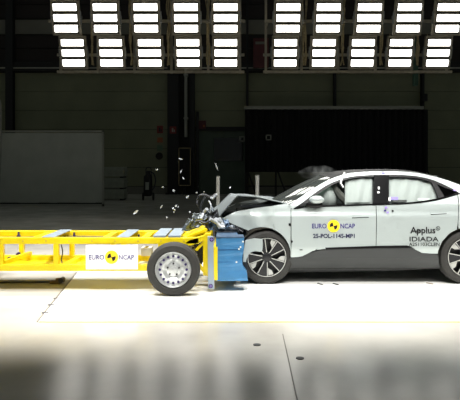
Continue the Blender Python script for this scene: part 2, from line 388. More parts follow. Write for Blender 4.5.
# wheeled fire extinguisher
t = thing('wheeled_extinguisher', (wx(148, YC), YC, 0), 'black wheeled fire extinguisher standing by the wall', 'fire extinguisher')
xc = wx(148, YC); s = B(); prof = [(0.0, .32), (.0, .32)]
tb = [(.05, 1.38), (.1, 1.32), (.12, 1.22), (.2, 1.1), (.21, .3), (.16, .2)]
rg = []
for r_, zz_ in tb: rg.append([s.verts.new((xc+r_*math.cos(k*math.pi/8), YC+r_*math.sin(k*math.pi/8), zz_)) for k in range(16)])
for a, b in zip(rg, rg[1:]):
    for k in range(16): s.faces.new((a[k], a[(k+1) % 16], b[(k+1) % 16], b[k]))
s.faces.new(rg[0]); s.faces.new(rg[-1][::-1]); part('cylinder', s, 'black_steel', t, smooth=True)
for sx in (-.24, .24):
    s = B(); cyl(s, (xc+sx-.03, YC+.1, .18), (xc+sx+.03, YC+.1, .18), .18, 18); part('wheel', s, 'tyre', t)
s = B(); tube(s, cr([(xc-.12, YC+.2, .2), (xc-.13, YC+.22, 1.2), (xc-.1, YC+.22, 1.5), (xc+.1, YC+.22, 1.5), (xc+.13, YC+.22, 1.2), (xc+.12, YC+.2, .2)], 5), .025, 8); part('handle', s, 'dark_steel', t, smooth=True)
s = B(); tube(s, cr([(xc+.05, YC-.02, 1.36), (xc+.28, YC-.1, 1.25), (xc+.36, YC-.1, .95), (xc+.3, YC-.1, .6), (xc+.18, YC-.18, .45)], 5), .03, 8); part('hose', s, 'hose', t, smooth=True)
part('label_plate', box(B(), xc-.09, xc+.07, YC-.225, YC-.2, .5, .85), 'screen_sheet', t)
# bollards behind the bonnet
for px, pt, lab in ((218, 176.5, 'white post rising behind the crushed bonnet tip'), (257.3, 175.5, 'white post rising behind the middle of the bonnet')):
    Y = 14.0; t = thing('white_post', (wx(px, Y), Y, 0), lab, 'post', 'white posts behind the car'); x = wx(px, Y)
    s = B(); cyl(s, (x, Y, .02), (x, Y, wz(pt, Y)), .042, 16); part('pole', s, 'white_paint', t, smooth=True)
    s = B(); cyl(s, (x, Y, wz(pt, Y)), (x, Y, wz(pt, Y)+.02), .046, 16, .03); part('cap', s, 'pale_edge', t)
    part('base_plate', box(B(), x-.12, x+.12, Y-.12, Y+.12, 0, .02), 'steel_grey', t)

# ------------------------------------------------------------------ lamp bank
def module(local_h, tilt):
    W = .80; t = thing('flood_light', (0, 0, 0)); hw = W/2
    s = B(); fr = .05
    for x in (-hw-fr, hw): box(s, x, x+fr, -.03, .12, -.02, local_h+.04)
    for z_ in (-.05, local_h+.0): box(s, -hw-fr, hw+fr, -.03, .12, z_, z_+.05)
    box(s, -hw, hw, .1, .12, 0, local_h)
    part('housing_frame', s, 'lamp_body', t)
    rh = local_h/3
    for k in range(3):
        l = part('lamp_unit', box(B(), -hw+.01, hw-.01, -.02, .09, k*rh+.02, (k+1)*rh-.02), 'lamp_body', t)
        part('diffuser', box(B(), -hw+.035, hw-.035, -.035, -.021, k*rh+.062, (k+1)*rh-.062), 'lamp_glow', l)
        s = B(); za, zb = k*rh+.03, (k+1)*rh-.03
        for q in ((-hw+.01, hw-.01, zb-.016, zb), (-hw+.01, hw-.01, za, za+.012), (-hw+.01, -hw+.022, za, zb), (hw-.022, hw-.01, za, zb)): box(s, q[0], q[1], -.10, -.02, q[2], q[3])
        part('light_catch_rim', s, 'dark_steel', l, kind='stuff')  # rims added to catch the lamp's light and brighten the gaps
    s = B(); box(s, -hw-fr-.04, -hw-fr, .0, .06, local_h*.3, local_h*.7); box(s, hw+fr, hw+fr+.04, .0, .06, local_h*.3, local_h*.7)
    box(s, -hw-fr-.04, hw+fr+.04, .12, .17, local_h*.45, local_h*.55); part('yoke', s, 'steel_grey', t)
    s = B(); box(s, -.1, .1, .17, .35, local_h*.35, local_h*.65); part('driver_box', s, 'black_steel', t)
    for k, x in enumerate((-hw+.15, hw-.2)):
        s = B(); tube(s, cr([(x, .2, local_h*.4), (x+.1, .25, local_h*.7), (x*1.3, .3, local_h+.1)], 4), .012, 6); part('wire', s, 'cable', t, smooth=True)
    return t
colX = [-5.24, -3.97, -2.68, -1.40, -.14, 1.85, 3.13, 4.43, 5.69, 6.95]
proto = None
for tier in (0, 1):
    top = (6.83, 5.95)[tier]; bot = (5.86, 4.92)[tier]; yb = (19.35, 20.28)[tier]
    for i, X in enumerate(colX):
        h = 1.0
        if proto is None: proto = module(1.0, 0); o = proto
        else: o = copy_tree(proto)
        o.location = (X, yb, bot); o.rotation_euler = (math.atan2(.3, 1.0), 0, 0)
        side = 'above the trolley' if i < 5 else 'above the car'
        nth = ('first', 'second', 'third', 'fourth', 'fifth')[4-i if i < 5 else i-5]
        row_ = ('upper', 'lower')[tier]
        setp(o, 'glowing three-lamp flood light, %s row %s, %s column from the red box' % (row_, side, nth), 'flood light', '%s row of flood lights %s' % (row_, side))
for xa, xb, lab in ((-6.0, .5, 'steel lighting frame carrying the flood lights above the trolley'), (1.15, 7.7, 'steel lighting frame carrying the flood lights above the car')):
    t = thing('lighting_frame', ((xa+xb)/2, 20.6, 4.8), lab, 'frame')
    for y_, z_ in ((19.85, 6.35), (20.86, 5.42), (20.86, 4.83)):
        part('cross_pipe', box(B(), xa, xb, y_, y_+.08, z_, z_+.09), 'lamp_body', t)
    x = xa+.08
    for X in [xa+.1]+[c_+.64 for c_ in colX if xa < c_ < xb-.9]+[xb-.15]:
        part('hanger', box(B(), X-.04, X+.04, 20.95, 21.03, 4.83, 9.5), 'lamp_body', t)
        s = B(); bar(s, (X, 19.8, 6.4), (X, 20.98, 6.4), .06, .06); part('arm', s, 'lamp_body', t)
    for i, X in enumerate([c_+.64 for c_ in colX if xa < c_ < xb-.9]):
        for k in range(3):
            pts = []; x_ = X+R.uniform(-.05, .05)
            for q in range(9): pts.append((x_+R.uniform(-.035, .035), 20.1+.12*q/2*.3+R.uniform(-.1, .1), 7.4-q*.3))
            s = B(); tube(s, cr(pts, 3), .022, 6); part('power_cable', s, 'cable', t, smooth=True)

# ================================================================== TROLLEY
YN, YF = 7.85, 8.72          # near face of near rail, outer face of far rail
def tx(px, Y=YN): return (px-CXP)*Y/F
ZT, ZB = H-(237.6-HZ)*YN/F, H-(264.6-HZ)*YN/F      # rail tops
RS = .085
tr = thing('crash_trolley', (-2.0, 8.3, 0), 'yellow steel crash barrier trolley with blue honeycomb block and white badge plate', 'trolley')
X0, X1 = -4.35, tx(199)
for nm, y in (('top_rail', YN), ('top_rail', YF-RS)):
    part(nm, box(B(), X0, X1, y, y+RS, ZT-RS, ZT), 'yellow', tr, bevel=.008)
for nm, y in (('bottom_rail', YN), ('bottom_rail', YF-RS)):
    part(nm, box(B(), X0, X1-.1, y, y+RS, ZB-RS, ZB), 'yellow', tr, bevel=.008)
for px in (-120, -60, -2.5, 53.0, 110, 158):
    xa = tx(px)
    for y in (YN+.005, YF-RS+.005):
        part('post', box(B(), xa, xa+.068, y, y+.07, ZB-.02, ZT-.04), 'yellow', tr, bevel=.006)
for px in (-100, -40, 29, 100, 140):
    xa = tx(px); part('cross_member', box(B(), xa, xa+.09, YN+.06, YF-.06, ZT-.07, ZT-.012), 'yellow', tr)
for px in (-90, -8, 60, 120, 165):
    xa = tx(px); part('lower_cross_member', box(B(), xa, xa+.08, YN+.06, YF-.06, ZB-.075, ZB-.015), 'yellow', tr)
part('floor_plate', box(B(), tx(-95), tx(150), YN+.07, YF-.07, ZB-.08, ZB-.066), 'yellow', tr)
s = B(); bar(s, (tx(2), YN+.05, ZB+.02), (tx(2)+.1, YF-.05, ZB+.03), .05, .05); part('tie_bar', s, 'yellow', tr)
for px, py, Y in ((19, 234.5, YF-RS-.01), (74.5, 235, YF-RS-.01), (111, 236, YF-RS-.01), (139, 237, YF-RS-.01)):
    c = P(px, py, Y); s = B(); cyl(s, (c.x, Y+.02, c.z-.02), (c.x, Y-.04, c.z-.02), .022, 8); cyl(s, (c.x, Y-.02, c.z-.03), (c.x, Y-.02, c.z+.04), .014, 8); part('bolt', s, 'hole_purple', tr)
for px, py, Y in ((4, 262, 8.0), (10, 258.5, 8.3), (19, 254, 8.6)):
    c = P(px, py, Y); s = B(); cyl(s, c, c+Vector((0, -.04, 0)), .03, 8); part('bolt', s, 'hole_purple', tr)
# rivet dots along the rails
for k in range(14):
    x_ = X0+.15+k*.3
    if x_ < X1-.05:
        s = B(); cyl(s, (x_, YN-.006, ZT-.045), (x_, YN+.01, ZT-.045), .007, 6); part('rivet', s, 'cable', tr)
# cable on the far rail and between posts
s = B(); tube(s, cr([(X0+.1, YF-RS-.03, ZT-.09), (-3.0, YF-RS-.04, ZT-.085), (-2.2, YF-RS-.03, ZT-.075), (-1.2, YF-RS-.04, ZT-.09)], 8), .012, 6); part('sensor_cable', s, 'dark_steel', tr, smooth=True)
s = B(); tube(s, cr([(tx(59), YN+.1, ZT-.1), (tx(60.5), YN+.1, .5), (tx(59), YN+.12, .4), (tx(60), YN+.1, ZB)], 5), .008, 6); part('sensor_cable', s, 'dark_steel', tr, smooth=True)
# clamp plates on top
for px, w_ in ((41.5, .165), (116.5, .165), (153, .165), (168, .165)):
    xa = tx(px); h = .012 if px < 120 else .03
    part('clamp_plate', box(B(), xa, xa+w_, YN+.005, YF+.01, ZT, ZT+h), 'clamp_metal', tr, bevel=.004)
# badge plate
zt = lambda py, Y=7.8: H-(py-HZ)*Y/F
pl = part('badge_plate', box(B(), tx(85.8, 7.8), tx(137.8, 7.8), 7.8, 7.815, H-(269.3-HZ)*7.8/F, H-(245-HZ)*7.8/F), 'plate_white', tr, label='white plate with blue lettering and round target')
for px in (95, 128):
    part('bracket', box(B(), tx(px), tx(px)+.04, 7.81, YN+.01, ZB-.03, zt(248)), 'dark_steel', pl)
fy = lambda x, z_: 7.8
zt = lambda py, Y=7.8: H-(py-HZ)*Y/F
for sx_, a, b in (('EURO', 88.9, 104.2), ('NCAP', 119, 134)):
    part('lettering', textbm(sx_, tx(a, 7.8), tx(b, 7.8), zt(259.6), zt(254.8), fy, bold=.012), 'ink_blue', pl, label='blue letters ' + sx_, normals=False)
ncap_disc(pl, tx(111.6, 7.8), zt(257.2), 6.7*7.8/F, fy, .003)
# white instrument boxes behind the wheel
part('instrument_box', box(B(), tx(141, 8.0), tx(151, 8.0), 8.0, 8.2, zt(256, 8), zt(248, 8)), 'plate_white', tr)
part('instrument_box', box(B(), tx(138.5, 8.0), tx(150, 8.0), 8.0, 8.15, zt(269, 8), zt(263, 8)), 'plate_white', tr)
# wheels
def steel_wheel(cx, yface, sgn, cz=.335, Rr=.335):
    t = thing('wheel', (cx, yface, cz)); t.parent = tr; t.location = Vector((cx, yface, cz))-ORG[tr.name]
    c = (cx, yface, cz); g = lambda pr: [(r, y*sgn) for r, y in pr]
    ty = part('tyre', lathe(B(), g([(.225, .02), (.245, .0), (.30, .005), (.328, .03), (Rr, .06), (Rr, .15), (.328, .18), (.30, .205), (.245, .21), (.225, .19)]), c, 48, close=True), 'tyre', t, smooth=True)
    rim = part('rim', lathe(B(), g([(.226, .012), (.218, .002), (.208, .012), (.200, .045), (.192, .05), (.165, .035), (.135, .03), (.12, .045), (.09, .06), (.06, .05), (.055, .03), (.03, .028), (.028, .02), (.0005, .018)]), c, 48), 'rim_silver', t, smooth=True)
    s = B()
    for k in range(16):
        a = 2*math.pi*k/16; q = Vector((cx+.168*math.cos(a), yface+.033*sgn, cz+.168*math.sin(a)))
        cyl(s, q+Vector((0, -.006*sgn, 0)), q+Vector((0, .02*sgn, 0)), .016, 10)
    part('vent_holes', s, 'hole_purple', rim, kind='stuff')
    s = B()
    for k in range(5):
        a = 2*math.pi*k/5+.3; q = Vector((cx+.075*math.cos(a), yface+.05*sgn, cz+.075*math.sin(a))); cyl(s, q, q+Vector((0, -.02*sgn, 0)), .012, 6)
    part('lug_nuts', s, 'dark_steel', rim, kind='stuff')
    return t
ORGW = None
WXN = tx(173, 7.5)
def reparent(t):
    ORG[t.name] = ORG[tr.name]
wheels = []
for cx in (WXN, WXN-3.0):
    for yf, sg in ((7.5, 1), (9.08, -1)):
        # parts need the wheel empty's local frame: empty sits at its world place under the trolley
        wheels.append(steel_wheel(cx, yf, sg))
for cx in (WXN, WXN-3.0):
    s = B(); cyl(s, (cx, 7.6, .335), (cx, 8.98, .335), .045, 12); part('axle', s, 'dark_steel', tr)
    s = B(); box(s, cx-.12, cx+.12, YN+.02, YF-.02, .28, .40); part('axle_mount', s, 'yellow', tr)
# front structure
def fp(px, py, Y=7.85): p = P(px, py, Y); return (p.x, p.z)
for y in (7.84, 8.62):
    s = B(); prism_y(s, [fp(203, 236), fp(206, 233.5), fp(211, 233.5), fp(211, 280), fp(204, 273)], y, y+.05); part('front_bracket', s, 'yellow', tr, bevel=.006)
    s = B(); prism_y(s, [fp(184, 243.8), fp(189, 240), fp(200, 236.5), fp(206, 235), (fp(206, 240)), fp(198, 243.5), fp(190, 246)], y+.01, y+.09); part('front_arm', s, 'yellow', tr, bevel=.006)
part('front_wall', box(B(), tx(203), tx(210), 7.86, 8.76, .2, H-(237-HZ)*YN/F), 'yellow', tr)
s = B(); bar(s, P(184, 237, 8.15), P(205, 228.5, 8.25), .22, .03); part('top_gusset', s, 'yellow', tr)
s = B(); bar(s, P(184, 236, 8.45), P(204, 226.5, 8.55), .2, .03); part('top_gusset', s, 'yellow', tr)
s = B(); bar(s, P(196, 250, 7.9), P(206, 240, 7.9), .06, .035); part('top_gusset', s, 'yellow', tr)
s = B(); bar(s, P(197, 262, 7.9), P(207, 275, 7.9), .06, .04); part('lower_gusset', s, 'yellow', tr)
YB = 7.76
s = B(); prism_y(s, [fp(207.6, 236.5, YB), fp(213.2, 236.5, YB), fp(214.3, 289, YB), fp(208, 289, YB)], YB, YB+.05); bp_ = part('target_bar', s, 'clamp_metal', tr, label='pale upright bar with two purple targets', bevel=.004)
for px, py in ((211.7, 239.6), (210.8, 286)):
    c = P(px, py, YB); s = B(); cyl(s, c+Vector((0, .01, 0)), c+Vector((0, -.006, 0)), 2.2*YB/F, 16); tp = part('round_target', s, 'hole_purple', bp_)
    s = B(); box(s, c.x-.004, c.x+.004, c.y-.009, c.y-.005, c.z-.02, c.z+.02); box(s, c.x-.02, c.x+.02, c.y-.009, c.y-.005, c.z-.004, c.z+.004); part('rivet', s, 'lilac', bp_)
part('mounting_plate', box(B(), tx(213.6, 7.78), tx(217.6, 7.78), 7.78, 8.82, zt(280.3, 7.78), zt(247, 7.78)), 'yellow', tr, bevel=.004)
# blue honeycomb block
Y0 = 7.80
xa, xb = tx(216, Y0), tx(246.5, Y0)
s = B(); z0, z1 = zt(281, Y0), zt(237.5, Y0)
def bl(u, v):   # outer skin wraps near face, top
    return None
pts = [(xa, Y0), (xb, Y0), (xb, 8.045), (.105, 8.05), (.09, 8.8), (xa, 8.8)]
def crush(z):    # outline of the crushed end, in metres along X
    py = HZ+(H-z)*F/Y0; k_ = [(236, 244.2), (250, 243.8), (255, 242.4), (268, 242.8), (273, 247), (283, 248)]
    for (a, p), (b, q) in zip(k_, k_[1:]):
        if a <= py <= b: return tx(p+(q-p)*(py-a)/(b-a), Y0)
    return xb
NZ = 13; ring = []
for j in range(NZ):
    zz_ = z0+(z1-z0)*j/(NZ-1); row = []
    for (x, y) in pts:
        if x == xb: x = crush(zz_)
        row.append(s.verts.new((x+(R.uniform(-.004, .003) if x > .12 else 0), y+(.010*math.sin(j*1.9+x*9) if y == Y0 and x > 0 else 0), zz_)))
    ring.append(row)
for a, b in zip(ring, ring[1:]):
    for k in range(len(pts)): s.faces.new((a[k], a[(k+1) % 6], b[(k+1) % 6], b[k]))
s.faces.new(ring[0][::-1]); s.faces.new(ring[-1]); blk = part('honeycomb_block', s, 'barrier_blue', tr, label='crushed bright blue aluminium honeycomb block')
part('block_seam', box(B(), tx(217.8, Y0), tx(243, Y0), Y0-.004, Y0+.01, zt(250.2, Y0), zt(249.4, Y0)), 'blue_edge', blk)
part('block_seam', box(B(), tx(217.8, Y0), tx(242, Y0), Y0-.003, Y0+.01, zt(262.2, Y0), zt(261.8, Y0)), 'blue_edge', blk)
for px, py in ((239, 249), (236.5, 262), (243, 241.5), (240.5, 247)):
    c = P(px, py, Y0); s = B(); cyl(s, c+Vector((0, .01, 0)), c+Vector((0, -.012, 0)), .012, 8); part('rivet', s, 'white_paint', blk)
xl = crush(z1)-.006
part('block_lip', prism_z(B(), [(xa, Y0-.008), (xl, Y0-.008), (xl, 8.04), (.095, 8.05), (.085, 8.78), (xa, 8.78)], z1-.006, z1+.012), 'bluegrey', blk)
LIP = z1+.012
# tow shuttle on floor
t = thing('tow_shuttle', P(57, 284, 8.4), 'brown tow clamp lying on the floor beneath the trolley', 'clamp')
c = P(57.5, 283.5, 8.36); c.z = 0
s = B(); box(s, c.x-.1, c.x+.05, c.y-.05, c.y+.05, 0, .035); box(s, c.x-.02, c.x+.10, c.y-.03, c.y+.03, .02, .075); part('clamp_body', s, 'rust', t, bevel=.008)
s = B(); cyl(s, (c.x+.06, c.y-.06, .05), (c.x+.06, c.y+.06, .05), .035, 12); part('pulley', s, 'dark_steel', t)
s = B(); tube(s, [(-4.6, c.y-.02, .014), (-3.2, c.y, .014), (c.x-.08, c.y, .02)], .013, 8); part('shadow_band_rod', s, 'dark_steel', t, smooth=True)  # dark rod put in along the trolley's shadow band on the floor

# ================================================================== CAR
YCAR = 8.25; YCT = 9.22
PRF = [(.10, .30), (.17, .17), (.24, .085), (.30, .05), (.345, .035), (.36, .02), (.5, .0), (.66, .0), (.8, .006), (.93, .014), (.96, .020), (.985, .034), (1.08, .05), (1.12, .065), (1.3, .205), (1.5, .36), (1.56, .44)]
def yside(x, z):
    if z <= PRF[0][0]: a = PRF[0][1]
    elif z >= PRF[-1][0]: a = PRF[-1][1]
    else:
        for (z0, a0), (z1, a1) in zip(PRF, PRF[1:]):
            if z0 <= z <= z1: a = a0+(a1-a0)*(z-z0)/(z1-z0); break
    if x < .55: a += .16*((.55-x)/.65)**2
    if x > 2.9: a += .13*((x-2.9)/1.3)**2
    if x < .6 and z > .75: a += .012*math.sin(x*19)*math.sin(z*13+1)
    return YCAR+a
def S(px, py):
    Y = YCAR
    for _ in range(8):
        p = P(px, py, Y); Y = yside(p.x, p.z)
    return (p.x, p.z)
def SP(px, py, off=0):
    x, z = S(px, py); return Vector((x, yside(x, z)-off, z))
def side_bm(pts, off=0, thick=.012, step=.07, far=False, raw=False):
    bm = B(); q = pts if raw else [S(*p[:2]) for p in pts]
    f = bm.faces.new([bm.verts.new((x, 0, z)) for x, z in q])
    bmesh.ops.triangulate(bm, faces=bm.faces[:], quad_method='BEAUTY', ngon_method='EAR_CLIP')
    xs = [v[0] for v in q]; zs = [v[1] for v in q]
    x = math.ceil(min(xs)/step)*step
    while x < max(xs):
        bmesh.ops.bisect_plane(bm, geom=bm.verts[:]+bm.edges[:]+bm.faces[:], plane_co=(x, 0, 0), plane_no=(1, 0, 0), dist=1e-5); x += step
    cuts = sorted(set([p[0] for p in PRF]+[k*.06 for k in range(2, 27)]))
    for z in cuts:
        if min(zs) < z < max(zs): bmesh.ops.bisect_plane(bm, geom=bm.verts[:]+bm.edges[:]+bm.faces[:], plane_co=(0, 0, z), plane_no=(0, 0, 1), dist=1e-5)
    bmesh.ops.remove_doubles(bm, verts=bm.verts[:], dist=1e-4)
    for v in bm.verts: v.co.y = yside(v.co.x, v.co.z)-off
    fs = bm.faces[:]
    if thick:
        dup = bmesh.ops.duplicate(bm, geom=bm.verts[:]+bm.edges[:]+bm.faces[:])
        dv = [g for g in dup['geom'] if isinstance(g, bmesh.types.BMVert)]; vm = dup['vert_map']
        bnd = [e for e in bm.edges if e.is_boundary and e.verts[0] in vm and e.verts[0] not in dv]
        for v in dv: v.co.y += thick
        sset = set(dv)
        for e in bnd:
            a, b = e.verts
            if a in sset or b in sset: continue
            try: bm.faces.new((a, b, vm[b], vm[a]))
            except Exception: pass
    if far:
        for v in bm.verts: v.co.y = 2*YCT-v.co.y
    return bm
def c2(pts, n=4): return [(v.x, v.y) for v in cr([Vector((p[0], p[1], 0)) for p in pts], n)]
car = thing('silver_car', (1.9, YCT, 0), 'silver electric hatchback car with crushed front and crash test lettering', 'car')
def arc(cx, cy, r, a0, a1, n=14): return [(cx+r*math.cos(math.radians(a0+(a1-a0)*i/n)), cy-r*math.sin(math.radians(a0+(a1-a0)*i/n))) for i in range(n+1)]
FW, RW = (267, 258), (467.5, 257.5)
# outlines in the photograph's side view
arc_f = arc(262, 256, 29, -2, 118, 14)          # front wheel arch, rear end to front end
fender = c2([(222, 218.5), (235, 212), (243, 210.3), (258, 207.8), (272, 206), (284, 204.2), (290.6, 205)], 4)+[(290.4, 209), (290.4, 226), (290.4, 240), (290.6, 256.5)]+arc_f+[(241, 227.5), (234, 224.5), (228, 221.5)]
fdoor = [(291.2, 209.2), (310, 207.4), (345, 206.3), (375.7, 205.3), (375.7, 246.4), (350, 247.4), (323.5, 248.9), (317, 249.6), (312.5, 251), (307, 254), (302, 256.3), (297, 257.1), (291.2, 257.3)]
arc_r = arc(467.5, 257.5, 30, 172, 102, 12)
rdoor = [(376.4, 205.3), (400, 204.7), (420, 203.2), (436, 200.8), (446, 198.2), (457, 195.2), (457.6, 207), (457.6, 222), (457, 229.2)]+arc(467.5, 257.5, 30, 110, 172, 10)+[(438, 253.6), (430, 253.6), (422, 253), (418, 250.8), (413, 247.6), (407, 246.1), (390, 246), (376.4, 246.2)]
quarter = [(458.2, 195), (464, 193.3), (464, 188)]+c2([(470, 190), (490, 197), (510, 204), (524, 208)], 3)+[(530, 214), (532, 228), (528, 244), (520, 256), (508, 259)]+arc(467.5, 257.5, 30, -3, 107, 16)+[(458.2, 222)]
sill = [(290, 257.8), (302, 257.1), (307, 254.8), (312.8, 251.8), (323.5, 249.6), (376, 247), (407, 246.8), (413, 248.4), (418, 251.5), (422, 253.8), (437.5, 254.3), (439, 263), (380, 263.2), (288, 264.5)]
sill2 = [(288, 264.3), (380, 263), (439, 262.8), (440, 268.5), (380, 271), (289, 272.5)]
rail_top = c2([(287, 206.5), (300, 197.5), (315, 187.5), (330, 179.3), (346, 174.0), (362, 172.2), (380, 171.6), (400, 171.6), (416, 172.9), (430, 175.6), (445, 179.6), (460, 185), (480, 193)], 3)
dlo_top = c2([(293, 209), (303, 202), (317, 191.5), (331, 183), (347, 177.4), (362, 175.3), (380, 174.7), (400, 174.8), (416, 176.1), (430, 179), (442, 183.6), (455, 190), (459, 193.2)], 3)
gl_top = c2([(304, 205.5), (310, 200), (320, 192.6), (333, 184.6), (348, 179.2), (362, 177.1), (374, 176.5)], 3)
gr_top = c2([(388.5, 177), (400, 177), (415, 178), (424, 179.8), (431.5, 182.2)], 3)
cantrail = rail_top+dlo_top[::-1]
for far in (False, True):
    part('front_fender', side_bm(fender, far=far), 'paint', car, smooth=True)
    fd = part('front_door', side_bm(fdoor, far=far), 'paint', car, smooth=True)
    rd = part('rear_door', side_bm(rdoor, far=far), 'paint', car, smooth=True)
    part('rear_quarter', side_bm(quarter, far=far), 'paint', car, smooth=True)
    sl = part('sill_cladding', side_bm(sill, off=.0, thick=.02, far=far), 'clad', car, smooth=True, label='dark grey plastic sill cladding')
    part('lower_sill', side_bm(sill2, off=-.005, thick=.03, far=far), 'clad', sl, smooth=True)
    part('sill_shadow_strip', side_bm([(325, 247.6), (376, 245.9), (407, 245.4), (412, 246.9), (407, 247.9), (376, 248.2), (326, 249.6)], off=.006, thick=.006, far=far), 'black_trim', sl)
    part('roof_rail', side_bm(cantrail, far=far, thick=.02), 'paint', car, smooth=True)
    # window surrounds
    belt = [(293, 209.2), (310, 207.3), (345, 206.2), (376, 205.2), (400, 204.6), (420, 203.1), (436, 200.7), (446, 198.1), (458, 194.6), (458, 192.6), (445, 196.6), (436, 198.6), (420, 201.3), (400, 203), (376, 203.7), (345, 204.6), (304, 205.8)]
    part('belt_trim', side_bm(belt, off=.006, far=far), 'black_gloss', car)
    up = dlo_top[:]+[(457, 191.6), (446, 188), (436, 183.5)]+gr_top[::-1]+gl_top[::-1]+[(301, 206.5)]
    part('window_surround', side_bm(up, off=-.002, far=far), 'black_trim', car)
    part('centre_pillar', side_bm([(374, 175), (388.8, 175), (388.8, 204.5), (372.5, 204.5)], off=.003, far=far), 'black_gloss', car)
    part('rear_divider', side_bm([(431.2, 181.6), (436.5, 183.6), (445, 197.5), (439, 199)], off=.003, far=far), 'black_trim', car)
    part('window_pane', side_bm([(304, 205.7)]+gl_top[1:]+[(373, 204.4)], off=-.006, thick=.004, far=far), 'glass', fd)
    part('window_pane', side_bm(gr_top+[(440, 198.8), (420, 202), (388.5, 204)], off=-.006, thick=.004, far=far), 'glass', rd)
    part('quarter_pane', side_bm([(435.5, 183), (446, 187.6), (457.5, 192.4), (445, 197.3)], off=-.006, thick=.004, far=far), 'dark_glass', car)
    # handles
    part('door_handle', side_bm([(352.2, 214.9), (368.3, 214.3), (368.6, 216.9), (352.5, 217.5)], off=.008, thick=.012, far=far), 'paint', fd)
    part('door_handle', side_bm([(430, 211.8), (446.5, 211.0), (447, 213.2), (431, 214.0)], off=.008, thick=.012, far=far), 'paint', rd)
    if not far:
        part('handle_gap', side_bm([(352.0, 217.4), (368.7, 216.8), (368.7, 217.6), (352, 218.2)], off=.004, thick=.006), 'black_trim', fd)
        part('handle_gap', side_bm([(430.5, 213.9), (446.5, 213.1), (446.5, 213.9), (431, 214.7)], off=.004, thick=.006), 'black_trim', rd)
        FD, RD = fd, rd
    # wheel-house liners
    for (cx, cy), nm in ((FW, 'wheel_arch_liner'), (RW, 'wheel_arch_liner')):
        x, z = S(cx, cy); rr = .405; s = B()
        def lin_fn(u, v):
            a = math.radians(-15+210*u); Y = YCAR+.05+v*.42
            if v < .01: Y = yside(x+rr*math.cos(a), max(.3, z+rr*math.sin(a)))+.012
            q = Vector((x+rr*math.cos(a), Y, z+rr*math.sin(a)))
            if far: q.y = 2*YCT-q.y
            return q
        if cx < 300:
            def lf2(u, v, f=lin_fn):
                q = f(.02+u*.73, v); return q
            grid(s, lf2, 26, 4)
        else: grid(s, lin_fn, 30, 4)
        part(nm, s, 'liner', car, smooth=True)
# lettering on the doors
def deco(txt, a, b, y0, y1, m, par, bold=.012):
    xa, za = S(a, y1); xb, zb = S(b, y0)
    part('lettering', textbm(txt, xa, xb, za, zb, yside, off=.006, bold=bold), m, par, normals=False, label='printed letters ' + txt)
deco('EURO', 312, 326.4, 223.6, 228.4, 'ink_blue', FD); deco('NCAP', 340.4, 354.8, 223.6, 228.4, 'ink_blue', FD)
deco('25-POL-1145-MP1', 313, 354.6, 233.7, 238.1, 'ink_dark', FD, .03)
xx, zz_ = S(333.4, 226); ncap_disc(FD, xx, zz_, 6.2*YCAR/F, lambda x, z: YCAR-.001, .004)
deco('Applus', 410.2, 435.2, 226.8, 235.4, 'ink_black', RD, .02)
part('lettering', (lambda a, b: side_bm([(a, 231.0), (b, 230.4), (b, 231.3), (a, 231.9)], off=.007, thick=.001))(411.5, 419.5), 'ink_black', RD)
xx, zz_ = S(437.9, 228.3)
s = B(); n = 20
for k in range(n):
    a, b = 2*math.pi*k/n, 2*math.pi*(k+1)/n
    s.faces.new([s.verts.new((xx+r_*math.cos(t_), yside(xx, zz_)-.006, zz_+r_*math.sin(t_))) for r_, t_ in ((.030, a), (.030, b), (.022, b), (.022, a))])
part('registered_ring', s, 'ink_black', RD, normals=False)
deco('R', 437.2, 438.7, 227.4, 229.4, 'ink_black', RD, .02)
deco('IDIADA', 409.4, 438.5, 236.7, 241.4, 'ink_black', RD, .015); deco('A251103CLEN', 408.8, 439.4, 242.5, 246, 'ink_black', RD, .01)
# targets and stickers
for px, py, wd, hh, m, par in ((386, 207.5, 2.4, 1.8, 'lilac', RD), (385, 210.5, 2.0, 1.6, 'ink_blue', RD), (387.5, 212.4, 2.2, 1.8, 'lilac', RD), (392.5, 210.8, 1.8, 1.8, 'ink_black', RD), (378.7, 188, 1.6, 2.6, 'white_paint', car), (378.2, 192.3, 2.2, 1.6, 'white_paint', car), (383, 172.9, 3.6, 1.4, 'ink_blue', car), (389.5, 199, 2, 3.6, 'plate_white', car), (455, 189.8, 3.5, 2.0, 'lilac', car), (289.6, 224.5, 2.0, 2.6, 'black_trim', car), (292, 241.5, 1.4, 2.0, 'black_trim', FD), (301, 249.8, 3.0, .8, 'black_trim', FD)):
    part('target_sticker', side_bm([(px-wd/2, py-hh/2), (px+wd/2, py-hh/2), (px+wd/2, py+hh/2), (px-wd/2, py+hh/2)], off=.010, thick=.006), m, par)
s = B(); tube(s, [SP(344.3, 172.5, .015), SP(342.2, 178, .015), SP(340.4, 183, .015), SP(343.3, 187.5, .012)], .012, 6); part('marker_tape', s, 'white_paint', car)
# mirrors
for far in (False, True):
    c = SP(315.5, 199.3); c.y -= .12
    if far: c.y = 2*YCT-c.y
    mr = part('door_mirror', blob(B(), c, (.105, .065, .056), .0, (18, 10)), 'paint', car, smooth=True)
    for v in mr.data.vertices:
        pass
    sg = -1 if far else 1
    part('mirror_base', blob(B(), c+Vector((-.03, .03*sg, -.07)), (.12, .06, .055), 0, (16, 8)), 'black_trim', mr, smooth=True)
    s = B(); bar(s, c+Vector((-.02, 0, -.08)), c+Vector((-.02, .15*sg, -.1)), .12, .035); part('mirror_arm', s, 'black_trim', mr)
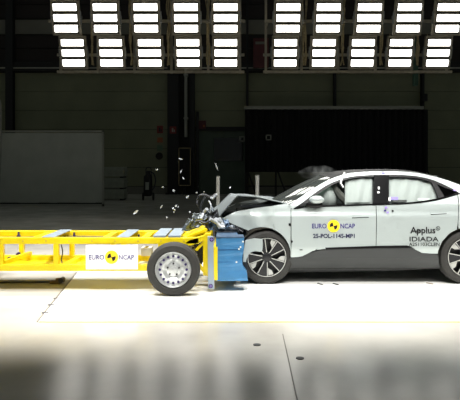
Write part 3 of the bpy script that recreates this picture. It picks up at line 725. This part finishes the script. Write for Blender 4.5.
# roof
NR = len(rail_top)
RT = [S(*p) for p in rail_top]
i0 = min(range(NR), key=lambda i: abs(rail_top[i][0]-341))
def rail3(k):
    k = max(0, min(NR-1.001, k)); i = int(k); f_ = k-i
    x = RT[i][0]*(1-f_)+RT[i+1][0]*f_; z = RT[i][1]*(1-f_)+RT[i+1][1]*f_
    return Vector((x, yside(x, z)+.004, z))
def rooff(u, v):
    p = rail3(i0+u*(NR-1.01-i0)); b = 4*v*(1-v)
    return Vector((p.x-.05*b*(1-u)+.10*b*u, p.y+(2*(YCT-p.y))*v, p.z+.032*b))
part('roof', grid(B(), rooff, 30, 14, .015), 'roof_black', car, smooth=True, label='black glass roof panel')
def wsf(u, v):
    p = rail3(.3+u*(i0-.3)); b = 4*v*(1-v)
    return Vector((p.x-.20*b*(1-u)-.05*b*u, p.y+(2*(YCT-p.y))*v, p.z+.032*b*u+.012*b*(1-u)))
part('windscreen', grid(B(), wsf, 14, 14, .006), 'windscreen', car, smooth=True)
part('windscreen_header', grid(B(), lambda u, v: wsf(.86+u*.15, v)+Vector((0, 0, .003)), 3, 14, .006), 'roof_black', car, smooth=True)
part('scuttle', grid(B(), lambda u, v: wsf(0, v)+Vector((-.16+.17*u, 0, -.055+.05*u)), 2, 14, .01), 'black_trim', car, smooth=True)
# tail: rear window, tailgate and bumper
tp = rail3(NR-1.01)
def hatch(u, v):
    p = tp; b = 4*v*(1-v); x = p.x+.10*b+u*(.62-.04*b); z = p.z+.032*b*(1-u)-.17*u-.05*u*u
    y0_ = p.y+(yside(x, 1.0)-p.y)*u*.8
    return Vector((x, y0_+(2*(YCT-y0_))*v, z))
part('rear_window', grid(B(), hatch, 8, 12, .01), 'dark_glass', car, smooth=True)
def tail(u, v):
    h0 = hatch(1, v); b = 4*v*(1-v); z = h0.z+( .24-h0.z)*u
    x = h0.x+.10*math.sin(u*3.0)*1.0+.02*u; y0_ = yside(4.05, max(.3, z)); y = y0_+2*(YCT-y0_)*v
    return Vector((x+.06*b*u, y, z))
tg = part('tailgate', grid(B(), tail, 14, 12, .02), 'paint', car, smooth=True)
part('tail_light', grid(B(), lambda u, v: tail(.12+u*.07, .02+v*.96)+Vector((.012, 0, 0)), 2, 24, .01), 'taillight', tg)
part('rear_bumper_trim', grid(B(), lambda u, v: tail(.75+u*.24, .02+v*.96)+Vector((.015, 0, 0)), 3, 16, .01), 'clad', tg)
# inner shell: underbody, bulkheads
xs = S(291, 250)[0]; xe = S(438, 250)[0]
part('underbody', box(B(), xs-.02, xe+.03, YCAR+.13, 2*YCT-YCAR-.13, .20, .34), 'under', car)
part('rear_floor', box(B(), xe+.4, 4.05, YCAR+.5, 2*YCT-YCAR-.5, .3, .5), 'under', car)
part('wheel_well_bulkhead', box(B(), xe-.02, 4.0, YCAR+.45, 2*YCT-YCAR-.45, .34, .96), 'interior', car)
part('inner_panel', box(B(), xs+.03, xe+.05, YCAR+.09, YCAR+.12, .3, 1.0), 'interior', car)
part('inner_panel', box(B(), xs+.03, xe+.05, 2*YCT-YCAR-.12, 2*YCT-YCAR-.09, .3, 1.0), 'interior', car)
part('firewall', box(B(), xs-.06, xs, YCAR+.2, 2*YCT-YCAR-.2, .25, 1.0), 'under', car)
s = B(); prism_y(s, [(xs, .75), (xs+.55, .8), (xs+.55, .98), (xs+.3, 1.07), (xs-.1, 1.04)], YCAR+.22, 2*YCT-YCAR-.22); part('dashboard', s, 'interior', car, bevel=.02)
# seats
def seat(xb, yc):
    st = part('front_seat', box(B(), xb-.5, xb+.05, yc-.25, yc+.25, .42, .62), 'seat_grey', car, bevel=.05)
    s = B(); prism_y(s, [(xb-.08, .55), (xb+.08, .5), (xb+.34, 1.14), (xb+.24, 1.18), (xb+.16, 1.1)], yc-.24, yc+.24); part('seat_back', s, 'seat_grey', st, bevel=.03)
    s = B(); prism_y(s, [(xb+.22, 1.17), (xb+.34, 1.17), (xb+.36, 1.36), (xb+.27, 1.37)], yc-.14, yc+.14); part('headrest', s, 'seat_grey', st, bevel=.02)
for yc in (YCT-.42, YCT+.42): seat(1.85, yc)
s = B(); prism_y(s, [(2.55, .45), (2.62, .85), (2.82, 1.2), (2.95, 1.2), (3.0, .5)], YCT-.65, YCT+.65); rs = part('rear_seat', s, 'seat_grey', car, bevel=.03)
part('seat_cushion', box(B(), 2.15, 2.6, YCT-.65, YCT+.65, .45, .64), 'seat_grey', rs, bevel=.04)
# airbags
def curtain(a, b, name, seed, far=False, y0=None):
    rr = random.Random(seed)
    def fn(u, v, s_):
        px = a+(b-a)*u
        tops = gl_top if px < 380 else gr_top
        ty = 178
        for p, q in zip(tops, tops[1:]):
            if p[0] <= px <= q[0]: ty = p[1]+(q[1]-p[1])*(px-p[0])/(q[0]-p[0])
        py = ty-2+(207-ty)*v; x, z = S(px, py)
        puff = math.sin(math.pi*min(1, max(0, u)))**.4*math.sin(math.pi*v)**.4
        y = yside(x, z)+.085-s_*.05*puff+.012*math.sin(px*.55+v*3)*puff
        return Vector((x, 2*YCT-y if far else y, z))
    s = B(); grid(s, lambda u, v: fn(u, v, 1), 22, 12); grid(s, lambda u, v: fn(u, v, -1), 22, 12)
    bmesh.ops.remove_doubles(s, verts=s.verts[:], dist=1e-4)
    return part(name, s, 'airbag', car, smooth=True, label='inflated white curtain airbag')
curtain(346, 374, 'curtain_airbag', 1); curtain(388.5, 439, 'curtain_airbag', 3)
curtain(322, 374, 'curtain_airbag', 4, True); curtain(388.5, 439, 'curtain_airbag', 5, True)
c = P(326, 199, 8.75); part('driver_airbag', blob(B(), c, (.16, .28, .2), .04, seed=3), 'airbag', car, smooth=True, label='inflated white steering wheel airbag')
c = P(325, 198, 9.7); part('passenger_airbag', blob(B(), c, (.2, .3, .22), .04, seed=5), 'airbag', car, smooth=True)
s = B(); tube(s, cr([P(333.5, 182, 8.66), P(336.5, 190, 8.60), P(342, 197, 8.56), P(349, 203.2, 8.54), P(357, 209, 8.54)], 5), [.03+.0028*k for k in range(21)], 8); part('pillar_trim', s, 'seat_grey', car, smooth=True)
for px, py, wd, hh, m in ((394, 198.5, 9, 3, 'lilac'), (400, 201, 14, 2.2, 'dark_steel'), (424, 199.5, 12, 2.4, 'white_paint')):
    part('instrument_box', side_bm([(px-wd/2, py-hh/2), (px+wd/2, py-hh/2), (px+wd/2, py+hh/2), (px-wd/2, py+hh/2)], off=-.014, thick=.012), m, car)

# wheels
def alloy(cx, cy, yface, sgn, toe, name='wheel', Rt=.375, tilt=0):
    x, z = S(cx, cy) if yface < 9 else (S(cx, cy)[0], S(cx, cy)[1])
    z = Rt-.002
    t = bpy.data.objects.new(name, None); COL.objects.link(t); t.parent = car; t.location = Vector((x, yface, z))-ORG[car.name]
    t.rotation_euler = (0, tilt, toe); ORG[t.name] = Vector((0, 0, 0))
    g = lambda pr: [(r, y*sgn) for r, y in pr]
    part('tyre', lathe(B(), g([(.272, .02), (.285, .003), (.33, .0), (.36, .02), (Rt, .06), (Rt, .19), (.36, .23), (.33, .245), (.285, .245), (.27, .22)]), (0, 0, 0), 56, close=True), 'tyre', t, smooth=True)
    part('rim', lathe(B(), g([(.273, .02), (.268, .008), (.258, .012), (.25, .05), (.245, .11), (.1, .12), (.0005, .12)]), (0, 0, 0), 48), 'rim_dark', t, smooth=True)
    part('rim_edge', lathe(B(), g([(.268, .006), (.268, .012), (.259, .014), (.259, .006)]), (0, 0, 0), 48, close=True), 'rim_white', t, smooth=True)
    for k in range(5):
        a = 2*math.pi*k/5+math.radians(90+22)
        def pl(r, da): return (r*math.cos(a+da), r*math.sin(a+da))
        y0_, y1_ = sorted((.022*sgn, .05*sgn))
        s = B(); prism_y(s, [pl(.05, -.5), pl(.255, -.30), pl(.262, 0), pl(.255, .30), pl(.05, .5)], y0_, y1_); sp = part('spoke', s, 'rim_dark', t)
        yb0, yb1 = sorted((.014*sgn, .024*sgn))
        for q in (-1, 1):
            s = B(); prism_y(s, [pl(.06, .42*q), pl(.256, .30*q), pl(.256, .255*q), pl(.075, .26*q)], yb0, yb1); part('spoke_edge', s, 'rim_white', sp)
        s = B(); prism_y(s, [pl(.15, .36), pl(.252, .34), pl(.252, .62), pl(.2, .62)], yb0+.01*sgn, yb1+.01*sgn); part('aero_insert', s, 'rim_white', sp)
    part('hub_cap', lathe(B(), g([(.06, .03), (.058, .012), (.045, .008), (.0005, .006)]), (0, 0, 0), 24), 'rim_dark', t, smooth=True)
    s = B()
    for k in range(5):
        a = 2*math.pi*k/5+.2; q = Vector((.075*math.cos(a), .03*sgn, .075*math.sin(a))); cyl(s, q, q+Vector((0, -.012*sgn, 0)), .011, 6)
    part('lug_nuts', s, 'dark_steel', t, kind='stuff')
alloy(267, 258, YCAR+.02, 1, math.radians(4)); alloy(467.5, 257.5, YCAR+.02, 1, 0)
alloy(262, 258, 2*YCT-YCAR-.02, -1, 0); alloy(467.5, 257.5, 2*YCT-YCAR-.02, -1, 0)

# crushed front: bonnet
hx0, hz0 = S(286, 204.5)
def hood(u, v):
    # u: cowl -> front edge, v: near -> far
    yN = 8.42+.03*u; yF_ = 2*YCT-8.40; y = yN+(yF_-yN)*v
    key = [(0, .80, 1.095), (.30, .55, 1.15), (.62, .125, 1.225), (.65, .10, 1.222), (1.0, -.155, .925)]
    for (a, xa_, za_), (b, xb_, zb_) in zip(key, key[1:]):
        if a <= u <= b: t_ = (u-a)/(b-a); x = xa_+(xb_-xa_)*t_; z = za_+(zb_-za_)*t_; break
    bow = 4*v*(1-v)
    x -= .13*bow*(1-u)+.09*bow*u; z += .02*bow*(1-u)-.075*v*max(0, 1-abs(u-.62)/.45)
    n = math.sin(v*11+u*4)*.014+math.sin(v*23+u*9)*.007+math.sin(u*17+v*5)*.008
    z += n*min(1, u*2.5); x += n*.8*u
    if u > .62: x -= .10*v*(u-.62)/.38
    return Vector((x, y, z))
part('bonnet', grid(B(), hood, 32, 26, .012), 'hood_grey', car, smooth=True, label='crumpled silver bonnet folded upward')
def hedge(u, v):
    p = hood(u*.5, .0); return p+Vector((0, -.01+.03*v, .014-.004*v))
part('bonnet_edge_highlight', grid(B(), hedge, 20, 2, .014), 'paint', car, smooth=True)  # strip lighter than the bonnet, draws in the highlight on its rear edge
part('engine_bay', box(B(), .10, .80, 8.60, 9.9, .38, .94), 'under', car)
s = B(); prism_y(s, [(.0, .80), (.75, .8), (.78, 1.05), (.45, 1.02), (.12, .95)], 8.66, 9.8); part('motor_cover', s, 'black_trim', car, bevel=.02)
s = B(); bar(s, (.15, 8.52, 1.06), (.62, 8.5, 1.08), .05, .03); part('hood_hinge', s, 'crumple_dark', car)
# dangling white arch piece in front of the wheel
q_ = c2([(262.5, 239), (262.8, 245), (261.5, 251.5), (255.5, 251.2), (250.5, 252.8), (247.5, 256.5), (245.8, 262)], 3)+[(243.2, 262), (243.5, 252), (245.5, 240.2), (254, 238.4)]
s = B(); prism_y(s, [fp(x_, y_, 8.06) for x_, y_ in q_], 8.06, 8.075); part('torn_arch_piece', s, 'paint', car)
s = B(); prism_y(s, [fp(243.5, 257, 8.12), fp(246, 254, 8.12), fp(247.5, 262, 8.12), fp(247.5, 270, 8.12), fp(243, 270, 8.12)], 8.12, 8.14); part('torn_arch_piece', s, 'crumple_dark', car)

# crumpled sheets and hoses at the nose: they lie on the trolley's block, front wall and gussets
def press(bm):
    for v in bm.verts:
        x = v.co.x
        zm = LIP-.002 if x > -.33 else max(LIP-.002, .705+.42*(x+.62))
        if x < .22 and v.co.y < 8.84 and v.co.z < zm+.03: v.co.z = zm+.03*math.exp((v.co.z-zm-.03)/.03)
    return bm
def sheet(name, corners, Y, dY, m, seed, bend=.05, par=car, n=6, label=None):
    rr = random.Random(seed); c = [P(px, py, Y+dy) for (px, py), dy in zip(corners, dY)]
    ph = [rr.uniform(0, 6) for _ in range(4)]
    def fn(u, v):
        p = c[0]*(1-u)*(1-v)+c[1]*u*(1-v)+c[2]*u*v+c[3]*(1-u)*v
        k = bend*(math.sin(u*7+ph[0])*.5+math.sin(v*8+ph[1])*.5+abs(math.sin(u*4+v*5+ph[2]))-.5)
        return p+Vector((k*.25, k, k*.35))
    return part(name, press(grid(B(), fn, n, n, .006)), m, par, label=label)
SH = [((181, 231), (188, 218.5), (202, 223), (199, 233), 8.3, 'crumple'), ((184, 229), (190, 220), (196, 222), (192, 230), 8.15, 'crumple'),
      ((192, 214), (201, 213), (203, 221), (193, 222), 8.4, 'hood_grey'), ((201, 218), (207, 209.5), (210, 213), (205, 220), 8.35, 'crumple'),
      ((205, 212), (212, 207), (216, 212), (209, 218), 8.5, 'crumple'), ((209, 214), (217, 209), (219, 217), (211, 222), 8.4, 'crumple_dark'),
      ((213, 219), (220, 217), (226, 227), (219, 229), 8.3, 'debris'), ((205, 222), (214, 219), (218, 230), (207, 232), 8.5, 'bluegrey'),
      ((213, 226), (224, 223), (228, 236), (215, 238), 8.35, 'bluegrey'), ((218, 222), (230, 220), (235, 230), (224, 234), 8.45, 'crumple_dark'),
      ((222, 228), (234, 225), (241, 237), (226, 238), 8.35, 'crumple'), ((228, 223), (240, 226), (244, 236), (232, 236), 8.55, 'crumple_dark'),
      ((200, 226), (208, 222), (210, 234), (202, 235), 8.35, 'crumple_dark'), ((223, 219), (229, 222), (230, 227), (225, 227), 8.2, 'bluegrey'),
      ((236, 228), (246, 229), (247, 239), (239, 240), 8.6, 'crumple_dark'), ((187, 224), (196, 216), (203, 224), (194, 231), 8.7, 'crumple'),
      ((204, 216), (214, 214), (216, 226), (205, 227), 8.75, 'crumple_dark'), ((214, 214), (226, 217), (228, 230), (216, 229), 8.8, 'crumple')]
for i, (a, b, c_, d_, Y, m) in enumerate(SH):
    sheet('crumpled_sheet', (a, b, c_, d_), Y, [R.uniform(-.06, .06) for _ in range(4)], m, 50+i, .028)
part('crash_beam', box(B(), -.22, -.05, 8.86, 9.9, .42, .72), 'crumple_dark', car)
part('front_structure', box(B(), -.12, .14, 8.86, 9.9, .35, .9), 'under', car)
HS = [([(197, 200), (199, 196), (204, 194.5), (211, 197), (215, 194.5)], .014, 8.5, 'hose'), ([(203, 216), (200.5, 208), (203, 200), (205, 197)], .016, 8.45, 'crumple_dark'),
      ([(210, 213), (211, 206), (209, 201)], .01, 8.5, 'debris'), ([(201, 219), (204, 212), (207, 209)], .022, 8.3, 'debris'), ([(211, 197.5), (213, 198), (216.5, 194)], .016, 8.45, 'debris'),
      ([(210, 219), (216, 222), (221, 227), (225, 227)], .024, 8.2, 'debris'), ([(214, 228), (220, 233), (228, 232), (234, 236)], .014, 8.25, 'hose'), ([(226, 225), (233, 229), (238, 229), (243, 233)], .012, 8.3, 'hose'),
      ([(194, 223), (199, 221), (205, 223), (210, 221)], .014, 8.2, 'hose'), ([(198, 200), (197, 203), (198, 206)], .01, 8.5, 'hose')]
for pts, r_, Y, m in HS:
    s = B(); tube(s, cr([P(x, y, Y+R.uniform(-.04, .04)) for x, y in pts], 4), r_, 7); press(s); part('torn_hose', s, m, car, smooth=True)

# flying debris
DB = [(187.4, 197, 3.6, 2.2, 15), (173.7, 190.7, 2.2, 2.6, 70), (189.8, 212, 1.8, 1.8, 0), (176, 206, 2.4, 2.2, 30), (161.4, 206.7, 4.2, 1.4, 55), (135.8, 212.2, 6.6, 2.4, 32), (174.8, 210, 2.8, 1.4, -60),
      (173, 208.2, 1.6, 1.2, -30), (180.7, 159, 4.0, 1.4, -20), (181, 171.3, 3.2, 1.1, 60), (183.4, 178.4, 3.0, 1.1, -65), (216.7, 166.8, 8.2, 1.1, -70), (156.7, 169.9, 3.2, 1.3, 5), (162.7, 187.2, 1.8, 1.4, 20),
      (166.8, 217.6, 2.0, 1.8, 60), (196.7, 192.8, 1.5, 1.2, 0), (204, 192, 1.6, 1.1, 20), (230, 187.7, 2.0, 2.0, 0), (174, 212.4, 1.3, 1.0, 40), (178.3, 206.8, 1.2, 1.0, 10)]
for px, py, wd, hh, ang in DB:
    Y = 8.75+R.uniform(-.35, .5) if py < 205 else 9.0+R.uniform(-.1, .3)
    c = P(px, py, Y); a, b = wd*Y/F*.5, hh*Y/F*.5; s = B(); t_ = math.radians(ang); ca, sa = math.cos(t_), math.sin(t_)
    top = [s.verts.new(c+Vector((x_*a*ca-z_*b*sa, -.006+R.uniform(-.01, .01), x_*a*sa+z_*b*ca))) for x_, z_ in ((-1, -.5), (.2, -1), (1, .3), (.3, 1), (-.7, .5))]
    bt = [s.verts.new(v.co+Vector((0, .012, .002))) for v in top]
    s.faces.new(top); s.faces.new(bt[::-1])
    for q in range(5): s.faces.new((top[q], bt[q], bt[(q+1) % 5], top[(q+1) % 5]))
    part('debris_shard', s, 'debris', label='small pale shard flying in the air beside the crushed nose', cat='debris', group='flying debris shards')
# crumbs on the floor by the car
for px, py, m, lab in ((320.5, 284.5, 'black_trim', 'slim black splinter on the white floor below the sill'), (336, 284.6, 'black_trim', 'small dark crumb on the white floor below the door'), (430, 284, 'rust', 'brown crumb on the floor before the rear wheel')):
    Y = F*H/(py-HZ); c = P(px, py, Y); s = B()
    bar(s, (c.x-.03, c.y+.05, .006), (c.x+.02, c.y-.05, .008), .02, .012); part('floor_debris', s, m, label=lab, cat='debris')
# smoke above the windscreen
m = bpy.data.materials.new('smoke'); m.use_nodes = True; nt = m.node_tree; nt.nodes.clear()
o = nt.nodes.new('ShaderNodeOutputMaterial'); v = nt.nodes.new('ShaderNodeVolumePrincipled'); n = nt.nodes.new('ShaderNodeTexNoise'); tc = nt.nodes.new('ShaderNodeTexCoord')
mr = nt.nodes.new('ShaderNodeMapRange'); mr.inputs['From Min'].default_value = .42; mr.inputs['From Max'].default_value = .75; mr.inputs['To Max'].default_value = 1.2
n.inputs['Scale'].default_value = 5; n.inputs['Detail'].default_value = 4; v.inputs['Color'].default_value = (.85, .9, .88, 1)
nt.links.new(tc.outputs['Object'], n.inputs['Vector']); nt.links.new(n.outputs['Fac'], mr.inputs['Value']); nt.links.new(mr.outputs['Result'], v.inputs['Density']); nt.links.new(v.outputs[0], o.inputs['Volume'])
part('smoke_puff', blob(B(), P(319, 173, 10.1), (.32, .2, .12), .12, (20, 12), 4), m, smooth=True, label='thin grey smoke puff rising above the windscreen', cat='smoke', kind='stuff')
